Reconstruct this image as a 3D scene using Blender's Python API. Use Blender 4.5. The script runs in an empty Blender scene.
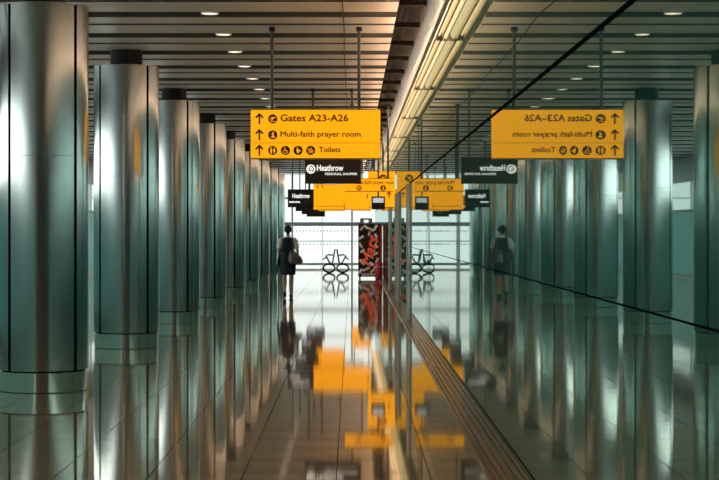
import bpy, bmesh, math, random
from mathutils import Vector, Matrix
random.seed(7)
PI = math.pi
scene = bpy.context.scene
col = scene.collection

# ------------------------------------------------------------------ camera
H = 1.57            # eye height; corridor runs along +Y, the glass wall is the plane X = M
M = 1.005
FPX = 1700.0       # focal length in pixels of the 719-wide frame
S = FPX/965.0
CEIL = 4.0
cam_data = bpy.data.cameras.new('camera')
cam = bpy.data.objects.new('camera', cam_data)
col.objects.link(cam)
cam.location = (0, 0, H)
cam.rotation_euler = (PI/2, 0, 0)
cam_data.sensor_width = 36.0
cam_data.lens = FPX/719*36.0
cam_data.shift_x = 7.5/719
cam_data.shift_y = -9.0/719
cam_data.clip_start = 0.05
cam_data.clip_end = 300
scene.camera = cam

# ------------------------------------------------------------------ world, exposure
SKY_AHEAD, SKY_LEFT = 0.86, 3.4
world = bpy.data.worlds.new('hazy_daylight')
scene.world = world
world.use_nodes = True
wn, wl = world.node_tree.nodes, world.node_tree.links
wn.clear()
w_out = wn.new('ShaderNodeOutputWorld')
w_bg = wn.new('ShaderNodeBackground')
w_tc = wn.new('ShaderNodeTexCoord')
w_sep = wn.new('ShaderNodeSeparateXYZ')
w_map = wn.new('ShaderNodeMapRange')
w_ramp = wn.new('ShaderNodeValToRGB')
w_map.inputs['From Min'].default_value = -0.4
w_map.inputs['From Max'].default_value = 0.4
w_ramp.color_ramp.elements[0].position = 0.0
w_ramp.color_ramp.elements[0].color = (0.72, 0.84, 0.92, 1)
w_ramp.color_ramp.elements[1].position = 1.0
w_ramp.color_ramp.elements[1].color = (0.86, 0.95, 1.0, 1)
e = w_ramp.color_ramp.elements.new(0.5)
e.color = (0.97, 1.0, 1.0, 1)
wl.new(w_tc.outputs['Generated'], w_sep.inputs[0])
wl.new(w_sep.outputs['Z'], w_map.inputs['Value'])
wl.new(w_map.outputs['Result'], w_ramp.inputs['Fac'])
wl.new(w_ramp.outputs['Color'], w_bg.inputs['Color'])
wl.new(w_bg.outputs['Background'], w_out.inputs['Surface'])
# the hazy sun stands over the left side of the building: the sky is brighter there
w_side = wn.new('ShaderNodeMapRange')
w_side.interpolation_type = 'SMOOTHSTEP'
w_side.inputs['From Min'].default_value = -0.35
w_side.inputs['From Max'].default_value = -0.85
w_side.inputs['To Min'].default_value = SKY_AHEAD
w_side.inputs['To Max'].default_value = SKY_LEFT
wl.new(w_sep.outputs['X'], w_side.inputs['Value'])
wl.new(w_side.outputs['Result'], w_bg.inputs['Strength'])

vs = scene.view_settings
scene.display_settings.display_device = 'sRGB'
vs.view_transform = 'Standard'
vs.look = 'None'
vs.exposure = 0.58
vs.gamma = 1.0
vs.use_curve_mapping = False
scene.cycles.use_denoising = True
scene.cycles.max_bounces = 12
scene.cycles.glossy_bounces = 8
scene.cycles.transparent_max_bounces = 12
scene.cycles.sample_clamp_indirect = 6.0

# ------------------------------------------------------------------ material helpers
def new_mat(name):
    m = bpy.data.materials.new(name)
    m.use_nodes = True
    return m, m.node_tree.nodes, m.node_tree.links, m.node_tree.nodes['Principled BSDF']

def pbr(name, color, rough=0.5, metal=0.0, noise=0.0, nscale=8.0, spec=0.5, bump=0.0, coords='Object'):
    m, n, l, b = new_mat(name)
    b.inputs['Base Color'].default_value = (*color, 1)
    b.inputs['Roughness'].default_value = rough
    b.inputs['Metallic'].default_value = metal
    b.inputs['Specular IOR Level'].default_value = spec
    if noise or bump:
        tc = n.new('ShaderNodeTexCoord')
        nt = n.new('ShaderNodeTexNoise')
        nt.inputs['Scale'].default_value = nscale
        nt.inputs['Detail'].default_value = 4
        l.new(tc.outputs[coords], nt.inputs['Vector'])
        if noise:
            r = n.new('ShaderNodeValToRGB')
            r.color_ramp.elements[0].position = 0.3
            r.color_ramp.elements[1].position = 0.7
            r.color_ramp.elements[0].color = (*[c*(1-noise) for c in color], 1)
            r.color_ramp.elements[1].color = (*[min(1, c*(1+noise)) for c in color], 1)
            l.new(nt.outputs['Fac'], r.inputs['Fac'])
            l.new(r.outputs['Color'], b.inputs['Base Color'])
        if bump:
            bp = n.new('ShaderNodeBump')
            bp.inputs['Strength'].default_value = bump
            bp.inputs['Distance'].default_value = 0.01
            l.new(nt.outputs['Fac'], bp.inputs['Height'])
            l.new(bp.outputs['Normal'], b.inputs['Normal'])
    return m

def glow(name, color, strength, base=None, rough=0.4, spec=0.4):
    m, n, l, b = new_mat(name)
    b.inputs['Base Color'].default_value = (*(base or color), 1)
    b.inputs['Roughness'].default_value = rough
    b.inputs['Specular IOR Level'].default_value = spec
    b.inputs['Emission Color'].default_value = (*color, 1)
    b.inputs['Emission Strength'].default_value = strength
    return m

def make_floor_mat():
    m, n, l, b = new_mat('polished_stone_tiles')
    g = n.new('ShaderNodeNewGeometry')
    sep = n.new('ShaderNodeSeparateXYZ')
    l.new(g.outputs['Position'], sep.inputs[0])
    def line(axis, period, offset, half):
        a = n.new('ShaderNodeMath'); a.operation = 'ADD'; a.inputs[1].default_value = -offset + 600*period
        l.new(sep.outputs[axis], a.inputs[0])
        p = n.new('ShaderNodeMath'); p.operation = 'PINGPONG'; p.inputs[1].default_value = period/2
        l.new(a.outputs[0], p.inputs[0])
        c = n.new('ShaderNodeMath'); c.operation = 'LESS_THAN'; c.inputs[1].default_value = half
        l.new(p.outputs[0], c.inputs[0])
        return c
    lx = line('X', 0.6, -0.1, 0.0028)
    ly = line('Y', 0.6, 0.2, 0.003)
    mx = n.new('ShaderNodeMath'); mx.operation = 'MAXIMUM'
    l.new(lx.outputs[0], mx.inputs[0]); l.new(ly.outputs[0], mx.inputs[1])
    nt = n.new('ShaderNodeTexNoise'); nt.inputs['Scale'].default_value = 1.7; nt.inputs['Detail'].default_value = 6
    l.new(g.outputs['Position'], nt.inputs['Vector'])
    r = n.new('ShaderNodeValToRGB')
    r.color_ramp.elements[0].position = 0.3; r.color_ramp.elements[0].color = (0.56, 0.30, 0.13, 1)
    r.color_ramp.elements[1].position = 0.7; r.color_ramp.elements[1].color = (0.64, 0.36, 0.17, 1)
    l.new(nt.outputs['Fac'], r.inputs['Fac'])
    mix = n.new('ShaderNodeMix'); mix.data_type = 'RGBA'
    l.new(mx.outputs[0], mix.inputs['Factor'])
    l.new(r.outputs['Color'], mix.inputs['A'])
    mix.inputs['B'].default_value = (0.03, 0.02, 0.015, 1)
    l.new(mix.outputs['Result'], b.inputs['Base Color'])
    rr = n.new('ShaderNodeMath'); rr.operation = 'MULTIPLY_ADD'
    rr.inputs[1].default_value = 0.5; rr.inputs[2].default_value = 0.045
    l.new(mx.outputs[0], rr.inputs[0])
    l.new(rr.outputs[0], b.inputs['Roughness'])
    b.inputs['IOR'].default_value = 2.2
    b.inputs['Specular Tint'].default_value = (1.0, 0.86, 0.70, 1)
    sp = n.new('ShaderNodeMath'); sp.operation = 'MULTIPLY_ADD'; sp.inputs[1].default_value = -0.5; sp.inputs[2].default_value = 0.5
    l.new(mx.outputs[0], sp.inputs[0]); l.new(sp.outputs[0], b.inputs['Specular IOR Level'])
    # resin polish over the stone
    pol = n.new('ShaderNodeBsdfGlossy'); pol.inputs['Color'].default_value = (0.92, 0.84, 0.74, 1); pol.inputs['Roughness'].default_value = 0.04
    pf = n.new('ShaderNodeMath'); pf.operation = 'MULTIPLY_ADD'; pf.inputs[1].default_value = -0.40; pf.inputs[2].default_value = 0.40
    l.new(mx.outputs[0], pf.inputs[0])
    ms = n.new('ShaderNodeMixShader')
    l.new(pf.outputs[0], ms.inputs[0]); l.new(b.outputs[0], ms.inputs[1]); l.new(pol.outputs[0], ms.inputs[2])
    l.new(ms.outputs[0], n['Material Output'].inputs['Surface'])
    # very slight unevenness from tile to tile
    wn2 = n.new('ShaderNodeTexNoise'); wn2.inputs['Scale'].default_value = 1.0
    mp = n.new('ShaderNodeMapping'); mp.inputs['Scale'].default_value = (0.8, 2.5, 1)
    l.new(g.outputs['Position'], mp.inputs['Vector']); l.new(mp.outputs['Vector'], wn2.inputs['Vector'])
    bp = n.new('ShaderNodeBump'); bp.inputs['Strength'].default_value = 0.25; bp.inputs['Distance'].default_value = 0.002
    l.new(wn2.outputs['Fac'], bp.inputs['Height']); l.new(bp.outputs['Normal'], b.inputs['Normal']); l.new(bp.outputs['Normal'], pol.inputs['Normal'])
    return m

def make_mirror_glass():
    m, n, l, b = new_mat('reflective_coated_glass')
    out = n['Material Output']
    n.remove(b)
    gl = n.new('ShaderNodeBsdfGlossy')
    gl.inputs['Roughness'].default_value = 0.012
    lw = n.new('ShaderNodeLayerWeight'); lw.inputs['Blend'].default_value = 0.5
    cr = n.new('ShaderNodeValToRGB')
    cr.color_ramp.elements[0].position = 0.3; cr.color_ramp.elements[0].color = (0.36, 0.48, 0.44, 1)
    cr.color_ramp.elements[1].position = 0.93; cr.color_ramp.elements[1].color = (0.68, 0.77, 0.73, 1)
    e2 = cr.color_ramp.elements.new(0.75); e2.color = (0.52, 0.66, 0.61, 1)
    l.new(lw.outputs['Facing'], cr.inputs['Fac'])
    l.new(cr.outputs['Color'], gl.inputs['Color'])
    df = n.new('ShaderNodeBsdfDiffuse'); df.inputs['Color'].default_value = (0.065, 0.24, 0.195, 1)
    mix = n.new('ShaderNodeMixShader'); mix.inputs[0].default_value = 0.22
    l.new(gl.outputs[0], mix.inputs[1]); l.new(df.outputs[0], mix.inputs[2])
    l.new(mix.outputs[0], out.inputs['Surface'])
    g = n.new('ShaderNodeNewGeometry')
    mp = n.new('ShaderNodeMapping'); mp.inputs['Scale'].default_value = (1, 0.55, 0.12)
    nt = n.new('ShaderNodeTexNoise'); nt.inputs['Scale'].default_value = 1.0; nt.inputs['Detail'].default_value = 1
    l.new(g.outputs['Position'], mp.inputs['Vector']); l.new(mp.outputs['Vector'], nt.inputs['Vector'])
    bp = n.new('ShaderNodeBump'); bp.inputs['Strength'].default_value = 0.5; bp.inputs['Distance'].default_value = 0.004
    l.new(nt.outputs['Fac'], bp.inputs['Height'])
    l.new(bp.outputs['Normal'], gl.inputs['Normal'])
    return m

def make_clear_glass():
    m, n, l, b = new_mat('clear_window_glass')
    out = n['Material Output']; n.remove(b)
    tr = n.new('ShaderNodeBsdfTransparent'); tr.inputs['Color'].default_value = (0.93, 0.98, 0.97, 1)
    gl = n.new('ShaderNodeBsdfGlossy'); gl.inputs['Roughness'].default_value = 0.02
    lw = n.new('ShaderNodeLayerWeight')
    fr = n.new('ShaderNodeMath'); fr.operation = 'POWER'; fr.inputs[1].default_value = 5.0
    l.new(lw.outputs['Facing'], fr.inputs[0])
    mix = n.new('ShaderNodeMixShader')
    l.new(fr.outputs[0], mix.inputs[0]); l.new(tr.outputs[0], mix.inputs[1]); l.new(gl.outputs[0], mix.inputs[2])
    l.new(mix.outputs[0], out.inputs['Surface'])
    return m

def make_steel():
    m, n, l, b = new_mat('brushed_stainless_steel')
    b.inputs['Metallic'].default_value = 1.0
    tc = n.new('ShaderNodeTexCoord')
    mp = n.new('ShaderNodeMapping'); mp.inputs['Scale'].default_value = (60, 60, 1.2)
    nt = n.new('ShaderNodeTexNoise'); nt.inputs['Scale'].default_value = 3; nt.inputs['Detail'].default_value = 3
    l.new(tc.outputs['Object'], mp.inputs['Vector']); l.new(mp.outputs['Vector'], nt.inputs['Vector'])
    r = n.new('ShaderNodeMapRange')
    r.inputs['To Min'].default_value = 0.165; r.inputs['To Max'].default_value = 0.195
    l.new(nt.outputs['Fac'], r.inputs['Value']); l.new(r.outputs['Result'], b.inputs['Roughness'])
    b.inputs['Base Color'].default_value = (0.47, 0.485, 0.47, 1)
    nb = n.new('ShaderNodeTexNoise'); nb.inputs['Scale'].default_value = 1.1; nb.inputs['Detail'].default_value = 1
    l.new(tc.outputs['Object'], nb.inputs['Vector'])
    bp = n.new('ShaderNodeBump'); bp.inputs['Strength'].default_value = 0.12; bp.inputs['Distance'].default_value = 0.02
    l.new(nb.outputs['Fac'], bp.inputs['Height']); l.new(bp.outputs['Normal'], b.inputs['Normal'])
    return m

def make_frosted():
    m, n, l, b = new_mat('frosted_fill_glass')
    b.inputs['Base Color'].default_value = (0.10, 0.20, 0.18, 1); b.inputs['Roughness'].default_value = 0.3
    t = n.new('ShaderNodeBsdfTranslucent'); t.inputs['Color'].default_value = (0.20, 0.335, 0.305, 1)  # translucency put in so daylight passes as teal fill
    ms = n.new('ShaderNodeMixShader'); ms.inputs[0].default_value = 0.65
    l.new(b.outputs[0], ms.inputs[1]); l.new(t.outputs[0], ms.inputs[2])
    l.new(ms.outputs[0], n['Material Output'].inputs['Surface'])
    return m

MAT = {
    'frosted_fill': make_frosted(),
    'floor': make_floor_mat(),
    'mirror_glass': make_mirror_glass(),
    'clear_glass': make_clear_glass(),
    'steel': make_steel(),
    'polished': pbr('polished_steel', (0.72, 0.73, 0.70), 0.10, 1.0, bump=0.1, nscale=3),
    'slat': pbr('ceiling_slat_metal', (0.82, 0.75, 0.66), 0.42, 0.4, noise=0.05, nscale=2),
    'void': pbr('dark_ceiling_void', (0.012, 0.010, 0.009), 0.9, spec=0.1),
    'bar': pbr('dark_grey_bar', (0.07, 0.066, 0.056), 0.6, spec=0.3),
    'beam': pbr('dark_bracket', (0.008, 0.005, 0.004), 0.9, spec=0.05),
    'fascia': pbr('grey_painted_fascia', (0.9, 0.87, 0.83), 0.5, noise=0.05, nscale=1.5),
    'cream': pbr('cream_lamp_housing', (0.72, 0.66, 0.5), 0.5),
    'black': pbr('black_satin', (0.008, 0.008, 0.008), 0.6, spec=0.25),
    'joint': pbr('dark_seam', (0.004, 0.004, 0.004), 0.8, spec=0.0),
    'hanger': pbr('dark_green_grey_rod', (0.07, 0.08, 0.07), 0.45, 0.3),
    'frame': pbr('grey_green_window_frame', (0.30, 0.40, 0.39), 0.45),
    'frame_pale': pbr('pale_window_frame', (0.55, 0.64, 0.63), 0.45),
    'post': pbr('grey_metal_post', (0.85, 0.82, 0.79), 0.4, 0.0),
    'teal': pbr('teal_wall_panel', (0.05, 0.10, 0.095), 0.35, noise=0.1, nscale=0.8),
    'backwall': pbr('grey_brown_wall', (0.16, 0.14, 0.12), 0.6, noise=0.1, nscale=0.6),
    'bronze': pbr('bronze_floor_channel', (0.45, 0.20, 0.06), 0.22, 0.8, noise=0.2, nscale=5),
    'bronze_dark': pbr('bronze_groove', (0.10, 0.045, 0.02), 0.4, 0.4),
    'yellow': glow('backlit_yellow_sign', (1.0, 0.385, 0.003), 0.72, base=(0.50, 0.18, 0.003)),
    'yellow_edge': pbr('yellow_sign_edge', (0.45, 0.2, 0.01), 0.5),
    'ink': pbr('dark_brown_lettering', (0.045, 0.016, 0.012), 0.6),
    'brown_sign': pbr('dark_brown_sign', (0.040, 0.022, 0.016), 0.35),
    'navy_sign': pbr('black_blue_sign', (0.010, 0.014, 0.022), 0.35),
    'white_text': glow('lit_white_lettering', (1.0, 0.96, 0.9), 0.55, base=(0.8, 0.8, 0.8)),
    'screen': glow('pale_display_screen', (0.75, 0.82, 0.9), 0.4, base=(0.4, 0.4, 0.4)),
    'lamp': glow('warm_lamp_diffuser', (1.0, 0.68, 0.38), 0.72, base=(0.8, 0.7, 0.5)),
    'added_uplight': glow('added_warm_uplight', (1.0, 0.65, 0.43), 85.0, base=(0.8, 0.8, 0.8)),
    'downlight': glow('downlight_lens', (1.0, 0.80, 0.60), 1.3, base=(0.8, 0.8, 0.8)),
    'choc': pbr('dark_chocolate_panel', (0.030, 0.014, 0.010), 0.3),
    'red': pbr('glossy_red', (0.75, 0.02, 0.03), 0.25),
    'logo_red': glow('lit_red_lettering', (0.9, 0.09, 0.04), 0.28, base=(0.8, 0.09, 0.05)),
    'logo_edge': pbr('cream_lettering_edge', (0.75, 0.55, 0.35), 0.5),
    'wrap': glow('tan_wrapper_print', (0.80, 0.58, 0.40), 0.10),
    'wrap_grey': glow('grey_wrapper_print', (0.70, 0.74, 0.82), 0.12),
    'wire': pbr('dark_green_wire', (0.02, 0.035, 0.035), 0.4, 0.3),
    'mesh_seat': pbr('dark_blue_seat', (0.10, 0.16, 0.26), 0.6),
    'skin': pbr('skin', (0.62, 0.36, 0.26), 0.55),
    'navy': pbr('navy_cloth', (0.012, 0.018, 0.035), 0.8, noise=0.2, nscale=30),
    'shirt': pbr('white_cotton', (0.88, 0.85, 0.84), 0.8),
    'hair': pbr('dark_brown_hair', (0.018, 0.010, 0.007), 0.6, noise=0.3, nscale=60),
    'shoe': pbr('black_leather', (0.01, 0.01, 0.012), 0.35),
    'bag': pbr('grey_brown_leather', (0.085, 0.075, 0.065), 0.5, noise=0.25, nscale=14),
    'bag_pale': pbr('pale_grey_leather', (0.30, 0.31, 0.33), 0.5),
    'eye': pbr('dark_eye', (0.02, 0.015, 0.012), 0.2),
    'lip': pbr('lip', (0.40, 0.12, 0.10), 0.5),
}

# ------------------------------------------------------------------ geometry helpers
def link_mesh(name, bm, mat, parent=None, loc=(0, 0, 0), smooth=False):
    me = bpy.data.meshes.new(name)
    bmesh.ops.recalc_face_normals(bm, faces=bm.faces)
    bm.to_mesh(me); bm.free()
    if smooth:
        for p in me.polygons: p.use_smooth = True
        me.set_sharp_from_angle(angle=math.radians(40))
    mats = mat if isinstance(mat, (list, tuple)) else [mat]
    for k in mats: me.materials.append(MAT[k])
    o = bpy.data.objects.new(name, me)
    o.location = loc
    col.objects.link(o)
    if parent: o.parent = parent
    return o

def empty(name, loc, label=None, cat=None, group=None, rz=0):
    o = bpy.data.objects.new(name, None)
    o.empty_display_size = 0.1
    o.location = loc; o.rotation_euler = (0, 0, rz)
    col.objects.link(o)
    if label: tag(o, label, cat, group)
    return o

def tag(o, label, cat, group=None):
    o['label'] = label; o['category'] = cat
    if group: o['group'] = group
    return o

def struct(o):
    o['kind'] = 'structure'
    return o

def box(bm, x0, x1, y0, y1, z0, z1, mi=0):
    vs_ = [bm.verts.new(p) for p in ((x0,y0,z0),(x1,y0,z0),(x1,y1,z0),(x0,y1,z0),(x0,y0,z1),(x1,y0,z1),(x1,y1,z1),(x0,y1,z1))]
    for f in ((0,3,2,1),(4,5,6,7),(0,1,5,4),(1,2,6,5),(2,3,7,6),(3,0,4,7)):
        bm.faces.new([vs_[i] for i in f]).material_index = mi

def bevelled_box(x0, x1, y0, y1, z0, z1, w=0.01, seg=2):
    bm = bmesh.new(); box(bm, x0, x1, y0, y1, z0, z1)
    bmesh.ops.bevel(bm, geom=list(bm.edges), offset=w, segments=seg, affect='EDGES', profile=0.5)
    return bm

def lathe(bm, prof, seg=48, a0=0.0, a1=2*PI, cx=0, cy=0):
    full = abs(a1 - a0 - 2*PI) < 1e-6
    n = seg if full else seg + 1
    rows = []
    for r, z in prof:
        rows.append([bm.verts.new((cx + r*math.cos(a0 + (a1-a0)*i/seg), cy + r*math.sin(a0 + (a1-a0)*i/seg), z)) for i in range(n)])
    for a, b in zip(rows, rows[1:]):
        for i in range(seg):
            j = (i+1) % n
            bm.faces.new((a[i], a[j], b[j], b[i]))
    return rows

def tube(bm, pts, r, seg=8, closed=False):
    pts = [Vector(p) for p in pts]
    n = len(pts)
    rings = []
    up = None
    for i, p in enumerate(pts):
        if closed:
            t = (pts[(i+1) % n] - pts[i-1]).normalized()
        else:
            t = (pts[min(i+1, n-1)] - pts[max(i-1, 0)]).normalized()
        if up is None:
            up = Vector((0, 0, 1)) if abs(t.z) < 0.9 else Vector((1, 0, 0))
        u = (up - t*up.dot(t)).normalized(); v = t.cross(u)
        up = u
        rr = r[i] if isinstance(r, (list, tuple)) else r
        rings.append([bm.verts.new(p + (u*math.cos(2*PI*k/seg) + v*math.sin(2*PI*k/seg))*rr) for k in range(seg)])
    pairs = list(zip(rings, rings[1:])) + ([(rings[-1], rings[0])] if closed else [])
    for a, b in pairs:
        for k in range(seg):
            bm.faces.new((a[k], a[(k+1) % seg], b[(k+1) % seg], b[k]))
    if not closed:
        bm.faces.new(rings[0][::-1]); bm.faces.new(rings[-1])

def ellipse_loft(bm, rings, seg=24, cap=True):
    """rings: (cx, cy, z, rx, ry)"""
    rows = []
    for cx, cy, z, rx, ry in rings:
        rows.append([bm.verts.new((cx + rx*math.cos(2*PI*i/seg), cy + ry*math.sin(2*PI*i/seg), z)) for i in range(seg)])
    for a, b in zip(rows, rows[1:]):
        for i in range(seg):
            bm.faces.new((a[i], a[(i+1) % seg], b[(i+1) % seg], b[i]))
    if cap:
        bm.faces.new(rows[0][::-1]); bm.faces.new(rows[-1])

def flat_poly(bm, pts, y, t=0.004):
    """outline in the X-Z plane, given a small real thickness towards the viewer (-Y)"""
    a = [bm.verts.new((x, y, z)) for x, z in pts]
    b = [bm.verts.new((x, y - t, z)) for x, z in pts]
    bm.faces.new(b); bm.faces.new(a[::-1])
    n = len(pts)
    for i in range(n):
        bm.faces.new((a[i], a[(i+1) % n], b[(i+1) % n], b[i]))

def disc_pts(cx, cz, r, n=24, rx=None):
    rx = rx or r
    return [(cx + rx*math.cos(2*PI*i/n), cz + r*math.sin(2*PI*i/n)) for i in range(n)]

def bar_pts(x0, z0, x1, z1, w):
    d = Vector((x1-x0, z1-z0)).normalized(); nx, nz = -d.y*w/2, d.x*w/2
    return [(x0+nx, z0+nz), (x0-nx, z0-nz), (x1-nx, z1-nz), (x1+nx, z1+nz)]

def text_mesh(name, body, size, mat, parent, x, y, z, width=None, align='LEFT', extrude=0.002, bold=0.0, rot=0.0, shear=0.0):
    cu = bpy.data.curves.new(name, 'FONT')
    cu.body = body; cu.size = size; cu.align_x = align; cu.align_y = 'CENTER' if rot else 'BOTTOM_BASELINE'
    cu.extrude = extrude; cu.shear = shear; cu.resolution_u = 3
    tmp = bpy.data.objects.new('tmp', cu); col.objects.link(tmp)
    dg = bpy.context.evaluated_depsgraph_get()
    me = bpy.data.meshes.new_from_object(tmp.evaluated_get(dg))
    bpy.data.objects.remove(tmp); bpy.data.curves.remove(cu)
    if width:
        xs = [v.co.x for v in me.vertices]; s = width/(max(xs)-min(xs)); x_min = min(xs)
        for v in me.vertices: v.co.x = (v.co.x - (x_min if align == 'LEFT' else 0))*s
    if bold:
        tb = bmesh.new(); src = me.copy()
        for q, (dx, dy) in enumerate(((-1, 0), (1, 0), (0, 0.8), (0, -0.8))):
            m3 = src.copy(); m3.transform(Matrix.Translation((dx*bold, dy*bold, 0.0001*q))); tb.from_mesh(m3); bpy.data.meshes.remove(m3)
        bpy.data.meshes.remove(src)
        tb.to_mesh(me); tb.free()
    rm = Matrix.Rotation(PI/2, 4, 'X') @ Matrix.Rotation(rot, 4, 'Z')
    me.transform(rm)
    me.name = name
    me.materials.clear(); me.materials.append(MAT[mat])
    o = bpy.data.objects.new(name, me); col.objects.link(o)
    o.parent = parent; o.location = (x, y, z)
    return o

def skin(name, verts, edges, radii, mat, parent, root=0, sub=2):
    me = bpy.data.meshes.new('tmp_skin')
    me.from_pydata([tuple(v) for v in verts], edges, [])
    o = bpy.data.objects.new('tmp_skin', me); col.objects.link(o)
    md = o.modifiers.new('skin', 'SKIN'); md.use_smooth_shade = True; md.branch_smoothing = 0.6
    sd = me.skin_vertices[0].data
    for i, r in enumerate(radii):
        sd[i].radius = r if isinstance(r, tuple) else (r, r)
        sd[i].use_root = (i == root)
    ss = o.modifiers.new('sub', 'SUBSURF'); ss.levels = sub; ss.render_levels = sub
    dg = bpy.context.evaluated_depsgraph_get()
    m2 = bpy.data.meshes.new_from_object(o.evaluated_get(dg))
    bpy.data.objects.remove(o)
    m2.name = name
    m2.materials.clear(); m2.materials.append(MAT[mat])
    for p in m2.polygons: p.use_smooth = True
    r = bpy.data.objects.new(name, m2); col.objects.link(r)
    if parent: r.parent = parent
    return r

ORD = ['nearest', 'second', 'third', 'fourth', 'fifth', 'sixth', 'seventh', 'eighth', 'ninth', 'tenth',
       'eleventh', 'twelfth', 'thirteenth', 'fourteenth', 'fifteenth', 'sixteenth', 'seventeenth', 'eighteenth']

# ------------------------------------------------------------------ setting
XL, YB, YF = -9.0, -18.0, 42.0*S
bm = bmesh.new(); box(bm, XL-0.2, M+0.2, YB-0.2, YF+0.2, -0.15, 0.0)
struct(link_mesh('floor', bm, 'floor'))

# ceiling: slats across the corridor, a wide dark gap every second slat
PITCH = 1.156*S
Y0L = 10.8*S                                   # the lamps sit in the wide gaps
bm = bmesh.new()
k0 = int((YB - Y0L)/PITCH) - 1
y = Y0L + k0*PITCH
def slat(bm, x0, x1, y0, y1, z):
    """a shallow pan with a turned-up lip on each long edge"""
    prof = [(y0, z+0.07), (y0, z+0.012), (y0+0.02, z), (y1-0.02, z), (y1, z+0.012), (y1, z+0.07), (y1-0.008, z+0.07), (y1-0.008, z+0.02), (y0+0.008, z+0.02), (y0+0.008, z+0.07)]
    a = [bm.verts.new((x0, p[0], p[1])) for p in prof]; b = [bm.verts.new((x1, p[0], p[1])) for p in prof]
    n = len(prof)
    for i in range(n):
        bm.faces.new((a[i], a[(i+1) % n], b[(i+1) % n], b[i]))
    bm.faces.new(a[::-1]); bm.faces.new(b)
while y < YF:
    for s0, s1, dz in ((0.088*S, 0.31*S, 0.0), (0.32*S, 0.545*S, 0.006), (0.572*S, 0.83*S, 0.0), (0.84*S, 1.09*S, 0.006)):
        ya, yb = max(y+s0, YB), min(y+s1, YF)
        if yb - ya > 0.1: slat(bm, XL, 0.5, ya, yb, CEIL+dz)
    y += PITCH
ceil = struct(link_mesh('ceiling', bm, 'slat'))
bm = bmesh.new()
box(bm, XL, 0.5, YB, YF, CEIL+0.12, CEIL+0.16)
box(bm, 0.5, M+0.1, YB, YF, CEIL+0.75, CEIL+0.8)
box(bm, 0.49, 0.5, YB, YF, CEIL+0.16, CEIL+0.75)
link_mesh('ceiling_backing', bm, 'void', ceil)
# dark carrier bars between the slats
bm = bmesh.new()
y = Y0L + k0*PITCH
while y < YF - PITCH:
    if y > YB:
        box(bm, XL, 0.498, y+0.062*S, y+0.085*S, CEIL-0.019, CEIL+0.05)
        box(bm, XL, 0.498, y+0.548*S, y+0.569*S, CEIL-0.007, CEIL+0.05)
    y += PITCH
link_mesh('carrier_bars', bm, 'bar', ceil)
# dark brackets in the open slot beside the light trough
bm = bmesh.new()
y = Y0L - 3*PITCH
while y < YF:
    box(bm, 0.5, 0.84, y+0.02, y+0.14, CEIL+0.10, CEIL+0.16)
    box(bm, 0.5, 0.84, y+0.60*S, y+0.64*S, CEIL+0.22, CEIL+0.25)
    y += PITCH
box(bm, 0.56, 0.60, 2, YF, CEIL+0.26, CEIL+0.30)
box(bm, 0.66, 0.69, 2, YF, CEIL+0.32, CEIL+0.35)
link_mesh('slot_brackets', bm, 'beam', ceil)
# cable run along the slats
bm = bmesh.new()
pts = [(-0.10 + 0.006*math.sin(i*1.3), 6+i*1.3, CEIL-0.012 + 0.006*math.sin(i*2.1)) for i in range(30)]
tube(bm, pts, 0.007, 6)
link_mesh('cable_run', bm, 'black', ceil)

# bulkhead above the glass wall
ZB = 3.57
bm = bmesh.new()
box(bm, 0.84, 0.86, YB, YF, ZB, CEIL+0.75)
box(bm, 0.86, M, YB, YF, ZB+0.07, ZB+0.10)
struct(link_mesh('trim_1', bm, 'fascia'))

# reflective glass wall
wall_r = empty('wall_right', (M, 0, 0)); struct(wall_r)
bm = bmesh.new(); box(bm, 0, 0.02, YB, YF, 0.0, CEIL+0.75)
link_mesh('glass_sheet', bm, 'mirror_glass', wall_r)
for z, hh in ((2.395, 0.011), (1.295, 0.003), (0.20, 0.004)):
    bm = bmesh.new(); box(bm, -0.003, 0.0, YB, YF, z-hh, z+hh)
    link_mesh('glass_joint', bm, 'joint', wall_r)
for yy, w in ((17.0*S, 0.05), (20.6*S, 0.07), (21.6*S, 0.06), (25.4*S, 0.06)):
    bm = bmesh.new(); box(bm, -0.05, -0.004, yy-w/2, yy+w/2, 0.0, 2.37)
    box(bm, -0.06, -0.004, yy-w/2-0.01, yy+w/2+0.01, 2.37, 2.395)
    link_mesh('post', bm, 'post', wall_r)
# bronze channel along the foot of the glass
ch = bm = bmesh.new()
box(bm, 0.865, M-0.001, YB, YF, 0.0, 0.014)
ch = struct(link_mesh('baseboard_right', bm, 'bronze'))
bm = bmesh.new()
for x in (0.885, 0.925, 0.975):
    box(bm, x, x+0.008, YB, YF, 0.014, 0.017)
link_mesh('groove', bm, 'bronze_dark', ch)

# left side: panelled wall with a band of windows
bm = bmesh.new()
box(bm, XL-0.15, XL, YB, YF, 0.0, 0.1)
box(bm, XL-0.15, XL, YB, YF, 3.2, CEIL+0.16)
wl_ = struct(link_mesh('wall_left', bm, 'teal'))
bm = bmesh.new(); box(bm, XL-0.09, XL-0.05, YB, YF, 0.1, 2.22)
link_mesh('frosted_fill_panel', bm, 'frosted_fill', wl_)  # made translucent to add teal fill light on the lower columns
win = empty('window_2', (XL, 0, 0)); struct(win)
bm = bmesh.new()
y = YB
while y <= YF:
    box(bm, -0.10, -0.04, y-0.04, y+0.04, 2.22, 3.2)
    y += 3.5
link_mesh('mullion', bm, 'frame', win)
bm = bmesh.new(); box(bm, -0.08, 0.06, YB, YF, 2.22, 2.28); link_mesh('sill', bm, 'frame', win)
bm = bmesh.new(); box(bm, -0.09, -0.08, YB, YF, 2.24, 3.2); link_mesh('pane', bm, 'clear_glass', win)

# wall behind the photographer
bm = bmesh.new(); box(bm, XL-0.15, M+0.2, YB-0.2, YB, 0.0, CEIL+0.8)
struct(link_mesh('wall_back', bm, 'backwall'))

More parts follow.
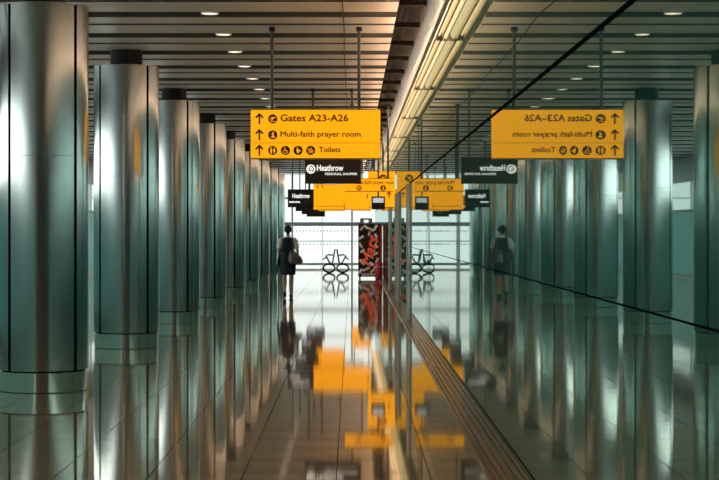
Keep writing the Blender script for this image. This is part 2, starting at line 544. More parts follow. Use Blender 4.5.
# far glazed wall
win = empty('window_1', (0, YF, 0)); struct(win)
for z, hh, k in ((0.13, 0.055, 'frame_pale'), (1.13, 0.02, 'frame_pale'), (1.87, 0.085, 'frame'), (3.0, 0.05, 'frame_pale')):
    bm = bmesh.new(); box(bm, XL, M, 0.0, 0.08, z-hh, z+hh)
    link_mesh('transom', bm, k, win)
x = 0.0
i = 0
while x > XL:
    w = 0.04 if i % 2 == 0 else 0.015
    bm = bmesh.new(); box(bm, x-w, x+w, 0.005, 0.075, 0.0, CEIL+0.12)
    link_mesh('mullion', bm, 'frame_pale', win)
    x -= 1.3; i += 1
bm = bmesh.new(); box(bm, XL, M, 0.035, 0.045, 0.0, CEIL+0.12); link_mesh('pane', bm, 'clear_glass', win)
bm = bmesh.new()
for z in (1.57, 1.0):
    x = -5.0
    while x < M:
        box(bm, x, x+0.06, 0.028, 0.034, z-0.025, z+0.025); x += 0.15
link_mesh('safety_dots', bm, 'frame', win)

# ------------------------------------------------------------------ columns
R = 0.44
def make_column():
    root = empty('column', (0, 0, 0))
    # shaft in curved panels with recessed upright seams
    bm = bmesh.new()
    seams = [math.radians(a) for a in (-135, -43, 45, 137)]
    seams = sorted(a % (2*PI) for a in seams)
    gap = 0.042
    for a, b in zip(seams, seams[1:] + [seams[0] + 2*PI]):
        n = max(8, int((b-a)/0.09))
        rows = lathe(bm, [(R-0.03, 0.212), (R, 0.212), (R, 3.785), (R-0.03, 3.785)], n, a+gap, b-gap)
        for e_ in (0, -1):
            bm.faces.new([r[e_] for r in rows])
    sh = link_mesh('shaft_cladding', bm, 'steel', root)
    for p in sh.data.polygons: p.use_smooth = True
    sh.data.set_sharp_from_angle(angle=math.radians(40))
    bm = bmesh.new(); rows = lathe(bm, [(R-0.035, 0.192), (R-0.035, 3.78)], 40)
    bm.faces.new(rows[0][::-1]); bm.faces.new(rows[1])
    link_mesh('seam_liner', bm, 'joint', root, smooth=False)
    bm = bmesh.new(); lathe(bm, [(R-0.012, 0.006), (R-0.012, 0.196), (R-0.05, 0.196)], 56)
    b = link_mesh('base_ring', bm, 'polished', root)
    for p in b.data.polygons: p.use_smooth = True
    b.data.set_sharp_from_angle(angle=math.radians(40))
    bm = bmesh.new(); lathe(bm, [(R+0.0005, 2.297), (R+0.0005, 2.301)], 56)
    link_mesh('ring_seam', bm, 'hanger', root, smooth=True)
    bm = bmesh.new(); rows = lathe(bm, [(0.215, 3.77), (0.215, 4.07)], 32)
    bm.faces.new(rows[0][::-1]); bm.faces.new(rows[1])
    link_mesh('neck', bm, 'black', root)
    return root

def copy_tree(o, parent=None):
    c = o.copy(); col.objects.link(c); c.parent = parent
    for ch_ in [x for x in bpy.data.objects if x.parent == o]:
        copy_tree(ch_, c)
    return c

def col_label(i):
    if i == 0: return 'brushed steel column, nearest one, cut by the left picture edge'
    if i == 8: return 'brushed steel column farthest down the row, beside the glazed end wall'
    return 'brushed steel column, %s from the left picture edge in the row' % ORD[i]
proto = make_column()
for i in range(9):
    c = proto if i == 0 else copy_tree(proto)
    c.location = (-3.05, (9.55 + 3.5*i)*S, 0)
    c.rotation_euler = (0, 0, math.radians((7, 0, -10, -16, -18, -18, -18, -18, -18)[i]))
    tag(c, col_label(i), 'column', 'steel columns along the left side')

# ------------------------------------------------------------------ ceiling lamps
def make_downlight():
    root = empty('ceiling_light', (0, 0, 0))
    bm = bmesh.new(); lathe(bm, [(0.098, 0.0), (0.104, 0.01), (0.098, 0.05), (0.092, 0.05), (0.092, 0.0), (0.098, 0.0)], 24)
    link_mesh('rim', bm, 'fascia', root, smooth=True)
    bm = bmesh.new(); rows = lathe(bm, [(0.092, 0.012), (0.06, 0.006), (0.004, 0.004)], 24); bm.faces.new(rows[-1])
    link_mesh('lens', bm, 'downlight', root, smooth=True)
    return root
dl = make_downlight()
for i in range(16):
    c = dl if i == 0 else copy_tree(dl)
    c.location = (-1.59, Y0L + PITCH*i, CEIL + 0.0)
    tag(c, ('round downlight set between ceiling slats, nearest to the camera' if i == 0 else
            'round downlight set between ceiling slats, %s from the camera in its row' % ORD[i]), 'ceiling light', 'downlights in a row between the ceiling slats')

def make_trough_lamp(L):
    root = empty('linear_light', (0, 0, 0))
    bm = bmesh.new()
    box(bm, -0.081, -0.060, 0.0, L, -0.05, 0.06)
    box(bm, -0.060, 0.081, 0.0, L, 0.03, 0.06)
    box(bm, -0.005, 0.010, 0.0, L, -0.03, 0.03)
    link_mesh('housing', bm, 'cream', root)
    for x0, x1, ya, yb in ((-0.058, -0.008, 0.05, L-0.25), (0.014, 0.074, 0.40, L-0.03)):
        bm = bmesh.new()
        n = 8; pr = [(x0 + (x1-x0)*k/n, 0.028 - 0.05*math.sin(PI*k/n)) for k in range(n+1)]
        a = [bm.verts.new((x, ya, z)) for x, z in pr]; b = [bm.verts.new((x, yb, z)) for x, z in pr]
        for k in range(n): bm.faces.new((a[k], a[k+1], b[k+1], b[k]))
        bm.faces.new(a); bm.faces.new(b[::-1]); bm.faces.new((a[0], b[0], b[-1], a[-1]))
        link_mesh('diffuser', bm, 'lamp', root)
    bm = bmesh.new(); box(bm, -0.125, -0.084, 0.0, L, -0.045, -0.038); box(bm, -0.125, -0.121, 0.0, L, -0.038, -0.020)
    link_mesh('added_uplight_tray', bm, 'cream', root)  # added lip that screens the strip from below
    bm = bmesh.new(); box(bm, -0.116, -0.092, 0.05, L-0.05, -0.036, -0.026)
    link_mesh('added_uplight_strip', bm, 'added_uplight', root)  # hidden emitter, added to wash the ceiling with warm light
    for s in (0.0, L-0.02):
        bm = bmesh.new(); box(bm, -0.060, 0.078, s, s+0.02, -0.035, 0.03)
        link_mesh('end_cap', bm, 'cream', root)
    return root
LL = 3.5*S - 0.04
tl = make_trough_lamp(LL)
for i in range(11):
    c = tl if i == 0 else copy_tree(tl)
    c.location = ((M+0.84)/2, (3.0 + 3.5*i)*S, ZB + 0.008)
    tag(c, ('warm strip light above the glass wall, nearest section overhead' if i == 0 else
            'warm strip light above the glass wall, %s section from the camera' % ORD[i]), 'light', 'warm strip lights along the top of the glass')

# ------------------------------------------------------------------ signs
def sign_body(name, x0, x1, yy, z0, z1, mat, rods, label, cat='sign', group=None, t=0.12, frame=True):
    """an Empty under the sign's lower edge; panel, edge frame and hanging rods as parts"""
    xc = (x0+x1)/2; w = (x1-x0)/2; h = z1-z0
    root = empty(name, (xc, yy, z0), label, cat, group)
    link_mesh('panel', bevelled_box(-w, w, -t/2, t/2, 0, h, 0.006), mat, root)
    if frame:
        f = 0.012
        for za, zb in ((h, h+f), (-f, 0)):
            bm = bmesh.new()
            box(bm, -w-0.004, w+0.004, -t/2-0.004, t/2+0.004, za, zb)
            link_mesh('edge_trim', bm, 'yellow_edge' if mat == 'yellow' else 'black', root)
    for rx in rods:
        bm = bmesh.new(); tube(bm, [(rx-xc, 0, h), (rx-xc, 0, CEIL-z0+0.02)], 0.019, 10)
        r = link_mesh('hanging_rod', bm, 'hanger', root, smooth=True)
        bm = bmesh.new(); tube(bm, [(rx-xc, 0, CEIL-z0-0.05), (rx-xc, 0, CEIL-z0+0.012)], 0.036, 12)
        link_mesh('ceiling_cup', bm, 'black', r, smooth=True)
    return root, -t/2

def arrow(root, yf, x, z, s, mat='ink'):
    bm = bmesh.new()
    w = 0.17*s
    flat_poly(bm, bar_pts(x, z-0.5*s, x, z+0.42*s, w), yf)
    flat_poly(bm, bar_pts(x-0.36*s, z+0.10*s, x+0.03*s, z+0.5*s, w), yf - 0.0004)
    flat_poly(bm, bar_pts(x+0.36*s, z+0.10*s, x-0.03*s, z+0.5*s, w), yf - 0.0008)
    return link_mesh('arrow', bm, mat, root)

def icon(root, yf, x, z, r, kind):
    bm = bmesh.new(); flat_poly(bm, disc_pts(x, z, r, 28), yf, 0.003)
    d = link_mesh('icon_disc', bm, 'ink', root)
    y2 = yf - 0.003
    bm = bmesh.new()
    P = lambda pts: flat_poly(bm, [(x + a*r, z + b*r) for a, b in pts], y2, 0.003)
    D = lambda a, b, q: flat_poly(bm, disc_pts(x + a*r, z + b*r, q*r, 12), y2, 0.003)
    B = lambda a, b, c, e_, w: flat_poly(bm, bar_pts(x + a*r, z + b*r, x + c*r, z + e_*r, w*r), y2, 0.003)
    if kind == 'plane':
        P([(-0.75,0.02),(-0.55,-0.12),(0.45,0.18),(0.75,0.36),(0.62,0.46),(0.3,0.36)])
        P([(-0.2,0.28),(-0.32,0.46),(-0.2,0.5),(0.15,0.27)])
        P([(-0.05,0.0),(0.2,0.1),(-0.2,-0.42),(-0.36,-0.42)])
        B(-0.6,-0.55,0.6,-0.55,0.12)
    elif kind == 'pray':
        D(0.12,0.5,0.17)
        P([(-0.1,0.3),(0.2,0.3),(0.25,-0.2),(0.45,-0.35),(0.45,-0.6),(-0.4,-0.6),(-0.4,-0.42),(-0.05,-0.3)])
        B(0.0,0.2,-0.4,0.1,0.13)
    elif kind == 'toilet':
        for s in (-0.33, 0.33):
            D(s,0.55,0.15)
            if s < 0: P([(s-0.2,0.36),(s+0.2,0.36),(s+0.2,-0.05),(s+0.13,-0.7),(s-0.13,-0.7),(s-0.2,-0.05)])
            else: P([(s-0.12,0.36),(s+0.12,0.36),(s+0.27,-0.2),(s+0.1,-0.2),(s+0.1,-0.7),(s-0.1,-0.7),(s-0.1,-0.2),(s-0.27,-0.2)])
    elif kind == 'chair':
        D(-0.12,0.6,0.13)
        B(-0.12,0.42,-0.06,-0.02,0.18); B(-0.06,-0.02,0.32,-0.02,0.15); B(0.32,-0.02,0.48,-0.5,0.15)
        n = 14; prev = None
        for k in range(n+1):
            a = math.radians(110 + 240*k/n); p = (-0.08 + 0.42*math.cos(a), -0.25 + 0.42*math.sin(a))
            if prev: B(prev[0], prev[1], p[0], p[1], 0.11)
            prev = p
    elif kind == 'baby':
        D(-0.15,0.52,0.15); P([(-0.35,0.32),(0.0,0.36),(0.2,0.0),(0.1,-0.65),(-0.15,-0.65),(-0.35,-0.1)])
        D(0.42,0.0,0.13); B(0.1,0.15,0.5,-0.25,0.16)
    elif kind == 'change':
        D(-0.42,0.2,0.19); P([(-0.3,0.12),(0.3,-0.18),(0.55,0.1),(0.62,-0.02),(0.38,-0.42),(-0.3,-0.22)])
        B(-0.6,-0.45,0.6,-0.58,0.10); D(0.1,0.42,0.13); B(0.1,0.35,0.3,0.0,0.12)
    link_mesh('pictogram', bm, 'yellow', d)

# -- the large direction sign
D1 = 11.5*S; K1 = FPX/D1
sx = lambda px, k: (px-352)/k
sz = lambda py, k: H + (231-py)/k
X0, X1, Z0, Z1 = sx(251,K1), sx(380.3,K1), sz(158.3,K1), sz(110.3,K1)
s1, yf = sign_body('direction_sign', X0, X1, D1, Z0, Z1, 'yellow', (sx(272,K1), sx(359,K1)),
                   'large yellow hanging sign reading Gates A23-A26, above left of the corridor')
u = (X1-X0)/476.0; W2 = (X1-X0)/2
lx = lambda c: -W2 + (c-42)*u
lz = lambda c: (248-c)*u
for cy_, body, cap, x_end, kinds in ((104, 'Gates A23-A26', 25, 400, ('plane',)), (163, 'Multi-faith prayer room', 20, 445, ('pray',)), (220, 'Toilets', 20, 371, ('toilet', 'chair', 'baby', 'change'))):
    arrow(s1, yf, lx(74), lz(cy_), 38*u)
    for q, kd in enumerate(kinds):
        icon(s1, yf, lx(123 + 46.5*q), lz(cy_), 17*u, kd)
    xs_ = 152 if len(kinds) == 1 else 293
    text_mesh('lettering', body, cap*u/0.70, 'ink', s1, lx(xs_), yf-0.002, lz(cy_ + cap/2) + 0.012, width=(x_end-xs_)*u, bold=0.0030 if cap > 22 else 0.0022)
bm = bmesh.new(); box(bm, -W2, W2, yf-0.001, yf+0.01, lz(193.5), lz(191.5)); link_mesh('divider', bm, 'yellow_edge', s1)

# -- black-brown shop sign
D2 = 16.5*S; K2 = FPX/D2
s2, yf = sign_body('shop_sign', sx(305,K2), sx(361,K2), D2, sz(183,K2), sz(158.6,K2), 'brown_sign', (sx(313,K2), sx(352,K2)),
                   'dark brown hanging sign with white round logo and Heathrow personal shopper lettering')
u = (56/K2)/207.0; W2 = 28/K2
lx = lambda c: -W2 + (c-240)*u
lz = lambda c: (343-c)*u
bm = bmesh.new(); flat_poly(bm, disc_pts(lx(262), lz(292), 17*u, 28), yf, 0.003); lg = link_mesh('logo', bm, 'white_text', s2)
bm = bmesh.new()
for k_, (rr, a0, a1) in enumerate(((11, -60, 110), (6, 120, 300))):
    prev = None
    for q in range(9):
        a = math.radians(a0 + (a1-a0)*q/8); p = (lx(262 + rr*math.cos(a) - 1), lz(292 - rr*math.sin(a)))
        if prev: flat_poly(bm, bar_pts(*prev, *p, 3.5*u), yf-0.003, 0.002 + 0.0002*q)
        prev = p
link_mesh('logo_swirl', bm, 'brown_sign', lg)
text_mesh('lettering', 'Heathrow', 22*u/0.70, 'white_text', s2, lx(285), yf-0.002, lz(298), width=96*u, bold=0.004)
text_mesh('lettering', 'PERSONAL SHOPPER', 8*u/0.70, 'white_text', s2, lx(315), yf-0.002, lz(314), width=118*u, bold=0.0015)

# -- narrow yellow sign behind the shop sign
D4 = 18.5*S; K4 = FPX/D4
s4, yf = sign_body('direction_sign', sx(345,K4), sx(393,K4), D4, sz(191,K4), sz(179,K4), 'yellow', (sx(352,K4), sx(388,K4)),
                   'low yellow hanging sign with small prayer room lettering, partly behind the brown sign')
w4 = 24/K4
text_mesh('lettering', 'Multi-faith prayer room', 4.2/K4/0.7, 'ink', s4, -w4+10/K4, yf-0.002, 6.6/K4, width=39/K4, bold=0.001)
icon(s4, yf, -w4 + 38/K4, 2.9/K4, 2.8/K4, 'pray')
icon(s4, yf, -w4 + 14/K4, 2.9/K4, 2.6/K4, 'toilet')

# -- tall yellow sign close to the glass
D3 = 22.0*S; K3 = FPX/D3
s3, yf = sign_body('direction_sign', sx(368,K3), sx(395,K3), D3, sz(207,K3), sz(171.5,K3), 'yellow', (sx(374,K3), sx(383,K3)),
                   'yellow hanging sign close to the glass wall, behind the low prayer room sign')
w3 = 13.5/K3
icon(s3, yf, -w3 + 15/K3, 28.5/K3, 4/K3, 'plane')
arrow(s3, yf, -w3 + 21/K3, 12/K3, 6/K3)
bm = bmesh.new(); box(bm, -w3+3/K3, w3-2/K3, yf-0.002, yf+0.01, 17.6/K3, 18.0/K3); link_mesh('divider', bm, 'yellow_edge', s3)

# -- big yellow signs farther down
D5 = 26.6*S; K5 = FPX/D5
s5, yf = sign_body('direction_sign', sx(313.5,K5), sx(371,K5), D5, sz(209.5,K5), sz(184.5,K5), 'yellow', (sx(322,K5), sx(362,K5)),
                   'wide yellow hanging sign below the brown sign, in front of the glazed end wall')
w5 = 28.7/K5
bm = bmesh.new()
box(bm, -w5+2/K5, -w5+31/K5, yf-0.003, yf+0.01, 3.0/K5, 3.5/K5)
box(bm, -w5+30.4/K5, -w5+31/K5, yf-0.003, yf+0.01, 0.2/K5, 6.5/K5)
link_mesh('divider', bm, 'ink', s5)
for a in (4, 9, 34):
    arrow(s5, yf, -w5 + a/K5, 22.5/K5, 3.2/K5)
bm = bmesh.new(); box(bm, w5-4/K5, w5-2/K5, yf-0.004, yf+0.01, 11/K5, 15/K5); link_mesh('tab', bm, 'ink', s5)
D6 = 31.0*S; K6 = FPX/D6
s6, yf = sign_body('direction_sign', -1.15, -0.22, D6, 2.22, 2.78, 'yellow', (-1.0, -0.4),
                   'yellow hanging sign hidden behind the wide one, seen mirrored in the floor')
arrow(s6, yf, -0.35, 0.4, 0.16)

D9 = 40.2*S; K9 = FPX/D9
s7, yf = sign_body('direction_sign', 0.0, 0.80, D9, 2.42, 3.30, 'yellow', (0.1, 0.7),
                   'yellow hanging sign nearest the glazed end wall, seen mirrored in the floor')
arrow(s7, yf, -0.2, 0.6, 0.2)

# -- row of black shop signs beside the columns
for i, yy in enumerate((26.0*S, 29.6*S, 33.2*S, 36.8*S)):
    b_, yf = sign_body('hanging_sign', -1.73, -1.03, yy, 2.22 - (0.03*i), 2.68 - 0.03*i, 'navy_sign', (-1.6, -1.16),
                       ['black hanging sign with white Heathrow lettering beside the wide yellow sign',
                        'black hanging sign partly behind the lettered black one, first of the receding ones',
                        'black hanging sign second of the receding ones behind the lettered black sign',
                        'black hanging sign farthest of those receding behind the lettered black sign'][i],
                       'sign', 'black hanging signs in a line')
    if i == 0:
        text_mesh('lettering', 'Heathrow', 0.17, 'white_text', b_, -0.22, yf-0.002, 0.24, width=0.46, bold=0.005)
    bm = bmesh.new()
    for a, b2 in ((-0.31, -0.16), (-0.15, -0.02)):
        box(bm, a, b2, yf-0.002, yf+0.004, 0.11, 0.15)
    link_mesh('small_print', bm, 'white_text', b_)

# -- ceiling-hung displays under the yellow signs
def display(x0, x1, yy, z0, z1, label):
    xc = (x0+x1)/2; w = (x1-x0)/2
    root = empty('display_screen', (xc, yy, z0), label, 'screen', 'hanging display screens')
    link_mesh('casing', bevelled_box(-w, w, -0.05, 0.05, 0, z1-z0, 0.01), 'navy_sign', root)
    bm = bmesh.new(); box(bm, -w+0.03, w-0.03, -0.054, -0.048, (z1-z0)*0.52, z1-z0-0.03)
    link_mesh('screen', bm, 'screen', root)
    bm = bmesh.new(); tube(bm, [(0, 0, z1-z0), (0, 0, CEIL-z0)], 0.018, 8)
    link_mesh('hanging_rod', bm, 'hanger', root)
D7 = 20.2*S; K7 = FPX/D7
display(sx(371.5,K7), sx(385,K7), D7, sz(209.5,K7), sz(196.5,K7), 'small hanging screen with pale upper half, in front of the yellow sign by the glass')

# ------------------------------------------------------------------ vending machine
D8 = 31.6*S; K8 = FPX/D8
vx0, vx1 = sx(358.3,K8), sx(379,K8)
vm = empty('vending_machine', ((vx0+vx1)/2, D8, 0), 'dark brown vending machine with large red slanted lettering by the glass wall', 'vending machine')
w = (vx1-vx0)/2
link_mesh('cabinet', bevelled_box(-w, w, 0.0, 0.8, 0.07, 1.80, 0.015), 'choc', vm)
bm = bmesh.new()
for fx in (-w+0.05, w-0.05):
    for fy in (0.08, 0.72):
        lathe(bm, [(0.03, 0.0), (0.03, 0.07)], 12, cx=fx, cy=fy)
link_mesh('feet', bm, 'post', vm)
bm = bmesh.new(); box(bm, w, w+0.10, 0.03, 0.78, 0.10, 1.80)
link_mesh('side_panel', bm, 'red', vm)['label'] = 'glossy red side panel'
pts_front = -0.001
bm = bmesh.new()
for (px, py, ang, L, mi) in ((-.22,1.66,50,.16,0),(-.08,1.70,-40,.17,1),(.08,1.62,-30,.2,0),(.22,1.68,60,.2,1),(.24,1.42,-60,.15,1),(-.24,1.36,35,.18,1),(-.26,1.1,-55,.17,0),(-.2,.92,40,.16,1),
                            (.25,1.08,-50,.16,0),(.22,.82,30,.18,0),(.27,.6,70,.18,0),(.1,.5,-35,.17,1),(-.22,.55,-50,.22,0),(-.08,.32,25,.24,0),(-.26,.26,60,.16,1),(.12,.26,40,.16,0),(.24,.34,-30,.15,1),(.02,1.48,80,.14,0)):
    a = math.radians(ang); dx, dz = math.cos(a)*L/2, math.sin(a)*L/2
    n0 = len(bm.faces)
    flat_poly(bm, bar_pts(px-dx, py-dz, px+dx, py+dz, 0.075), 0.0, 0.003 + 0.0003*(abs(ang) % 7))
    bm.faces.ensure_lookup_table()
    for f in bm.faces[n0:]: f.material_index = mi
link_mesh('wrapper_print', bm, ['wrap', 'wrap_grey'], vm)
ang = math.radians(76)
t0 = text_mesh('lettering', 'Mars', 0.50, 'logo_edge', vm, 0.046, -0.006, 0.885, align='CENTER', rot=ang, shear=0.3, bold=0.016, extrude=0.002)
text_mesh('lettering', 'Mars', 0.50, 'logo_red', vm, 0.03, -0.010, 0.90, align='CENTER', rot=ang, shear=0.3, bold=0.008, extrude=0.002)
hb = link_mesh('header_box', bevelled_box(-w+0.06, w-0.22, 0.05, 0.3, 1.80, 1.99, 0.01), 'frame', vm)
bm = bmesh.new(); flat_poly(bm, disc_pts(-0.08, 1.89, 0.055, 20, rx=0.09), 0.05, 0.004); link_mesh('badge', bm, 'white_text', hb)
bm = bmesh.new(); box(bm, -w+0.1, w-0.12, -0.006, 0.01, 0.10, 0.19); link_mesh('tray_flap', bm, 'post', vm)

bn = empty('litter_bin', (0.865, 31.2*S, 0), 'red upright bin standing at the right foot of the vending machine', 'bin')
bm = bmesh.new(); rows = lathe(bm, [(0.10, 0.02), (0.12, 0.03), (0.12, 0.42), (0.105, 0.5), (0.07, 0.56), (0.02, 0.58)], 24)
bm.faces.new(rows[0][::-1]); bm.faces.new(rows[-1])
link_mesh('drum', bm, 'red', bn, smooth=True)
bm = bmesh.new(); rows = lathe(bm, [(0.105, 0.0), (0.105, 0.02)], 24); bm.faces.new(rows[0][::-1]); bm.faces.new(rows[-1]); link_mesh('foot', bm, 'black', bn)
bm = bmesh.new(); lathe(bm, [(0.119, 0.40), (0.126, 0.405), (0.126, 0.425), (0.119, 0.43)], 24); link_mesh('band', bm, 'logo_edge', bn)

# ------------------------------------------------------------------ wire chairs by the far window
def wire_chair(xb, side, label):
    """seen from the side; side = +1 sits facing +X, its back leaning to the other chair"""
    root = empty('wire_chair', (xb, 36.0*S, 0), label, 'chair', 'wire chairs back to back at the window')
    s = side
    for yy in (-0.24, 0.24):
        bm = bmesh.new()
        pts = [(s*(0.23 + 0.215*math.cos(2*PI*k/28)), yy, 0.185 + 0.155*math.sin(2*PI*k/28)) for k in range(28)]
        tube(bm, pts, 0.030, 10, closed=True)
        link_mesh('leg_loop', bm, 'wire', root, smooth=True)
        bm = bmesh.new()
        tube(bm, [(s*0.20, yy, 0.31), (s*0.12, yy, 0.36), (s*0.09, yy, 0.45), (s*0.05, yy, 0.68), (s*0.012, yy, 0.89)], 0.028, 8)
        link_mesh('back_upright', bm, 'wire', root, smooth=True)
        bm = bmesh.new()
        tube(bm, [(s*0.16, yy, 0.34), (s*0.25, yy, 0.45), (s*0.35, yy, 0.66), (s*0.28, yy, 0.685), (s*0.09, yy, 0.67)], 0.026, 8)
        tube(bm, [(s*0.34, yy, 0.60), (s*0.40, yy, 0.54), (s*0.46, yy, 0.52)], 0.024, 8)
        link_mesh('arm', bm, 'wire', root, smooth=True)
    bm = bmesh.new()
    for k in range(7):
        yy = -0.24 + 0.08*k
        tube(bm, [(s*0.14, yy, 0.325), (s*0.26, yy, 0.335), (s*0.40, yy, 0.30)], 0.010, 6)
    tube(bm, [(s*0.14, -0.25, 0.325), (s*0.14, 0.25, 0.325)], 0.012, 6)
    tube(bm, [(s*0.40, -0.25, 0.30), (s*0.40, 0.25, 0.30)], 0.012, 6)
    link_mesh('seat', bm, 'wire', root, smooth=True)
    bm = bmesh.new()
    tube(bm, [(s*0.014, -0.25, 0.885), (s*0.014, 0.25, 0.885)], 0.014, 6)
    link_mesh('back_rail', bm, 'wire', root, smooth=True)
wire_chair(-0.622, -1, 'left one of two dark wire chairs standing back to back by the window')
wire_chair(-0.578, 1, 'right one of two dark wire chairs standing back to back by the window')

# ------------------------------------------------------------------ walking woman
PX, PY = -1.50, 22.6*S
person = empty('person', (PX, PY, 0), 'person walking away in navy waistcoat and skirt with white short sleeves', 'person')
V, E, Rr = [], [], []
def add(p, r, link=None):
    V.append(p); Rr.append(r); i = len(V)-1
    if link is not None: E.append((link, i))
    return i
pel = add((0, 0, 0.93), (0.13, 0.10))
wst = add((0, 0.0, 1.08), (0.105, 0.08), pel)
chs = add((0, 0.01, 1.27), (0.125, 0.09), wst)
clv = add((0, 0.0, 1.38), (0.085, 0.06), chs)
nk = add((0, 0.012, 1.45), 0.046, clv)
jaw = add((0, 0.035, 1.525), (0.058, 0.064), nk)
skl = add((0, 0.025, 1.60), (0.072, 0.085), jaw)
crn = add((0, 0.015, 1.655), (0.05, 0.06), skl)
nose = add((0, 0.118, 1.56), 0.012, jaw)
for s in (-1, 1):
    add((s*0.078, 0.02, 1.57), (0.010, 0.016), skl)
# arms and hands
def arm(s, elbow, wrist, curl):
    sh = add((s*0.155, 0.0, 1.365), 0.047, clv)
    el = add(elbow, 0.036, sh)
    mid = add(tuple(Vector(elbow).lerp(Vector(wrist), 0.45)), 0.033, el)
    wr = add(wrist, 0.022, mid)
    d = (Vector(wrist) - Vector(elbow)).normalized()
    side = Vector((0, 1, 0)); side = (side - d*side.dot(d)).normalized()
    inn = d.cross(side)*(-s if d.cross(side).x*s > 0 else s)
    if inn.x*s > 0: inn = -inn
    pm = add(tuple(Vector(wrist) + d*0.05), (0.026, 0.018), wr)
    for q, ln in enumerate((0.066, 0.075, 0.070, 0.055)):
        off = side*(0.027 - 0.018*q)
        k1 = add(tuple(Vector(wrist) + d*0.085 + off), 0.0085, pm)
        k2 = add(tuple(Vector(wrist) + d*(0.085 + ln*0.5) + off + inn*0.012*curl), 0.0080, k1)
        add(tuple(Vector(wrist) + d*(0.085 + ln*(1-0.25*curl)) + off + inn*0.04*curl), 0.0065, k2)
    t1 = add(tuple(Vector(wrist) + d*0.035 + side*0.034 + inn*0.006), 0.0095, pm)
    add(tuple(Vector(wrist) + d*0.075 + side*0.050 + inn*0.022), 0.0075, t1)
arm(1, (0.225, -0.03, 1.12), (0.235, 0.12, 0.93), 1.0)
arm(-1, (-0.225, -0.04, 1.12), (-0.20, 0.13, 0.97), 0.8)
# legs: right foot flat ahead, left heel just lifted
def leg(s, knee, calf, ankle, heel, ball, toe):
    hp = add((s*0.085, 0, 0.86), 0.092, pel)
    th = add(tuple(Vector((s*0.085, 0, 0.86)).lerp(Vector(knee), 0.5)), 0.076, hp)
    kn = add(knee, 0.056, th)
    cf = add(calf, 0.061, kn)
    an = add(ankle, 0.037, cf)
    bl = add(ball, 0.030, an)
    add(toe, 0.018, bl)
    add(heel, 0.024, an)
leg(1, (0.080, 0.05, 0.49), (0.075, 0.02, 0.36), (0.065, 0.02, 0.10), (0.065, -0.02, 0.045), (0.07, 0.13, 0.038), (0.072, 0.20, 0.03))
leg(-1, (-0.080, 0.03, 0.50), (-0.078, -0.04, 0.37), (-0.072, -0.17, 0.17), (-0.072, -0.225, 0.145), (-0.072, -0.12, 0.055), (-0.072, -0.07, 0.035))
skin('body', V, E, Rr, 'skin', person, root=0, sub=1)

# waistcoat, skirt
bm = bmesh.new()
ellipse_loft(bm, [(0,0,0.92,0.168,0.128),(0,0,1.00,0.158,0.118),(0,0,1.08,0.142,0.106),(0,0.005,1.18,0.152,0.112),(0,0.008,1.28,0.166,0.118),(0,0.004,1.35,0.158,0.100),(0,0,1.395,0.125,0.078),(0,0.004,1.42,0.075,0.060)], 28)
link_mesh('waistcoat', bm, 'navy', person, smooth=True)
bm = bmesh.new()
ellipse_loft(bm, [(0,0,1.0,0.155,0.116),(0,0,0.94,0.172,0.135),(0,0,0.84,0.188,0.148),(0,0.005,0.72,0.186,0.150),(0,0.01,0.60,0.178,0.150),(0,0.012,0.545,0.172,0.148),(0,0.012,0.545,0.16,0.138),(0,0.01,0.62,0.16,0.138)], 28, cap=False)
link_mesh('skirt', bm, 'navy', person, smooth=True)
# shirt: collar and short sleeves
bm = bmesh.new(); ellipse_loft(bm, [(0,0.006,1.40,0.085,0.07),(0,0.008,1.435,0.062,0.060),(0,0.01,1.462,0.057,0.057),(0,0.01,1.462,0.051,0.051),(0,0.008,1.42,0.05,0.05)], 20, cap=False)
link_mesh('collar', bm, 'shirt', person, smooth=True)
for s, el in ((1, Vector((0.225, -0.03, 1.12))), (-1, Vector((-0.225, -0.04, 1.12)))):
    bm = bmesh.new()
    a = Vector((s*0.125, 0, 1.375)); b = Vector((s*0.165, 0, 1.355)); c = b.lerp(el, 0.45); d = b.lerp(el, 0.80)
    tube(bm, [a, b, c, d], [0.052, 0.064, 0.060, 0.058], 14)
    link_mesh('sleeve', bm, 'shirt', person, smooth=True)
# hair, gathered in a low bun
bm = bmesh.new()
bmesh.ops.create_uvsphere(bm, u_segments=20, v_segments=14, radius=1.0)
for v in bm.verts:
    x_, y_, z_ = v.co
    q = Vector((x_*0.090, y_*0.105, z_*0.108))
    if y_ > 0.35: q.y *= 0.62; q.z = max(q.z, 0.03) if z_ > -0.9 else q.z
    if z_ < -0.55: q.x *= 0.75
    v.co = q + Vector((0, 0.0, 1.603))
link_mesh('hair', bm, 'hair', person, smooth=True)
bm = bmesh.new(); bmesh.ops.create_uvsphere(bm, u_segments=14, v_segments=10, radius=0.045)
for v in bm.verts: v.co = Vector((v.co.x*1.1, v.co.y*0.8 - 0.115, v.co.z + 1.585))
link_mesh('hair_bun', bm, 'hair', person, smooth=True)
# face
bm = bmesh.new()
for s in (-1, 1):
    r0 = bmesh.ops.create_uvsphere(bm, u_segments=8, v_segments=6, radius=0.010)
    for v in r0['verts']: v.co += Vector((s*0.03, 0.103, 1.585))
link_mesh('eyes', bm, 'eye', person, smooth=True)
bm = bmesh.new(); r0 = bmesh.ops.create_uvsphere(bm, u_segments=10, v_segments=6, radius=1.0)
for v in r0['verts']: v.co = Vector((v.co.x*0.022, v.co.y*0.008 + 0.097, v.co.z*0.008 + 1.522))
link_mesh('mouth', bm, 'lip', person, smooth=True)
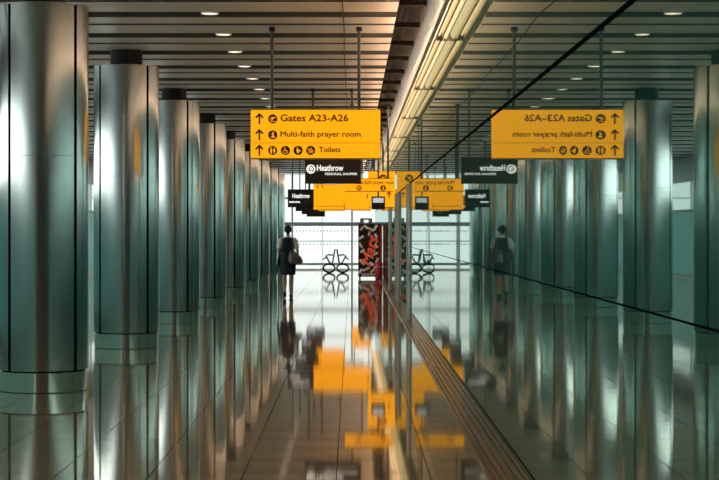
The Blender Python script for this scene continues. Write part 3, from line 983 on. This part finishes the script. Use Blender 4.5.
# shoes
bm = bmesh.new(); tube(bm, [(0.065,-0.055,0.05),(0.066,-0.02,0.05),(0.068,0.06,0.047),(0.070,0.14,0.042),(0.072,0.20,0.034),(0.072,0.228,0.028)], [0.028,0.040,0.040,0.042,0.033,0.014], 14)
for v in bm.verts: v.co.z = max(v.co.z, 0.004)
box(bm, 0.045, 0.085, -0.062, -0.02, 0.0, 0.03)
link_mesh('shoe', bm, 'shoe', person, smooth=True)
bm = bmesh.new(); tube(bm, [(-0.072,-0.262,0.150),(-0.072,-0.235,0.135),(-0.072,-0.18,0.10),(-0.072,-0.125,0.055),(-0.072,-0.075,0.034),(-0.072,-0.040,0.022)], [0.024,0.040,0.042,0.042,0.034,0.014], 14)
for v in bm.verts: v.co.z = max(v.co.z, 0.003)
link_mesh('shoe', bm, 'shoe', person, smooth=True)

# shoulder bag
bag = empty('shoulder_bag', (PX+0.165, PY-0.17, 0.80), 'slouchy grey shoulder bag hanging at the right hip of the walking person', 'bag')
bm = bmesh.new()
ellipse_loft(bm, [(0.03,0,0.0,0.10,0.05),(0.03,0,0.02,0.15,0.075),(0.025,-0.005,0.08,0.165,0.085),(0.0,0,0.17,0.145,0.075),(-0.04,0,0.25,0.10,0.05),(-0.06,0.01,0.31,0.055,0.025),(-0.065,0.01,0.325,0.03,0.012)], 22)
link_mesh('pouch', bm, 'bag', bag, smooth=True)
bm = bmesh.new()
ellipse_loft(bm, [(-0.095,-0.052,0.05,0.030,0.03),(-0.095,-0.062,0.08,0.045,0.03),(-0.095,-0.058,0.18,0.040,0.03),(-0.09,-0.04,0.24,0.02,0.015)], 14)
link_mesh('side_pocket', bm, 'bag_pale', bag, smooth=True)['label'] = 'pale grey pocket'
bm = bmesh.new()
tube(bm, [(-0.065,0.01,0.315),(-0.055,0.02,0.42),(-0.045,0.05,0.53),(-0.045,0.095,0.615),(-0.045,0.14,0.632),(-0.045,0.19,0.60),(-0.03,0.245,0.48),(0.0,0.225,0.36),(0.0,0.15,0.26),(-0.02,0.04,0.24)], 0.011, 8)
link_mesh('strap', bm, 'bag', bag, smooth=True)
# folded coat over the left forearm
coat = bmesh.new()
n, m_ = 14, 9
grid = []
for i in range(n):
    t = i/(n-1)                                  # from front hem, over the forearm, to back hem
    row = []
    for j in range(m_):
        v_ = j/(m_-1)
        yv = -0.05 + 0.20*v_
        z_top = 1.06 - 0.32*v_*0.5
        a = (t-0.5)*2
        xv = -0.212 + 0.055*a + 0.012*math.sin(v_*9 + t*4)
        zv = z_top - 0.42*abs(a)**1.4 - 0.02*math.sin(v_*7)
        row.append(coat.verts.new((xv, yv + 0.01*math.sin(t*8), zv)))
    grid.append(row)
for a, b in zip(grid, grid[1:]):
    for j in range(m_-1): coat.faces.new((a[j], a[j+1], b[j+1], b[j]))
bmesh.ops.solidify(coat, geom=list(coat.faces), thickness=0.014)
co = link_mesh('folded_coat', coat, 'navy', None, loc=(PX, PY, 0), smooth=True)
tag(co, 'dark coat folded over the left forearm of the walking person', 'coat')
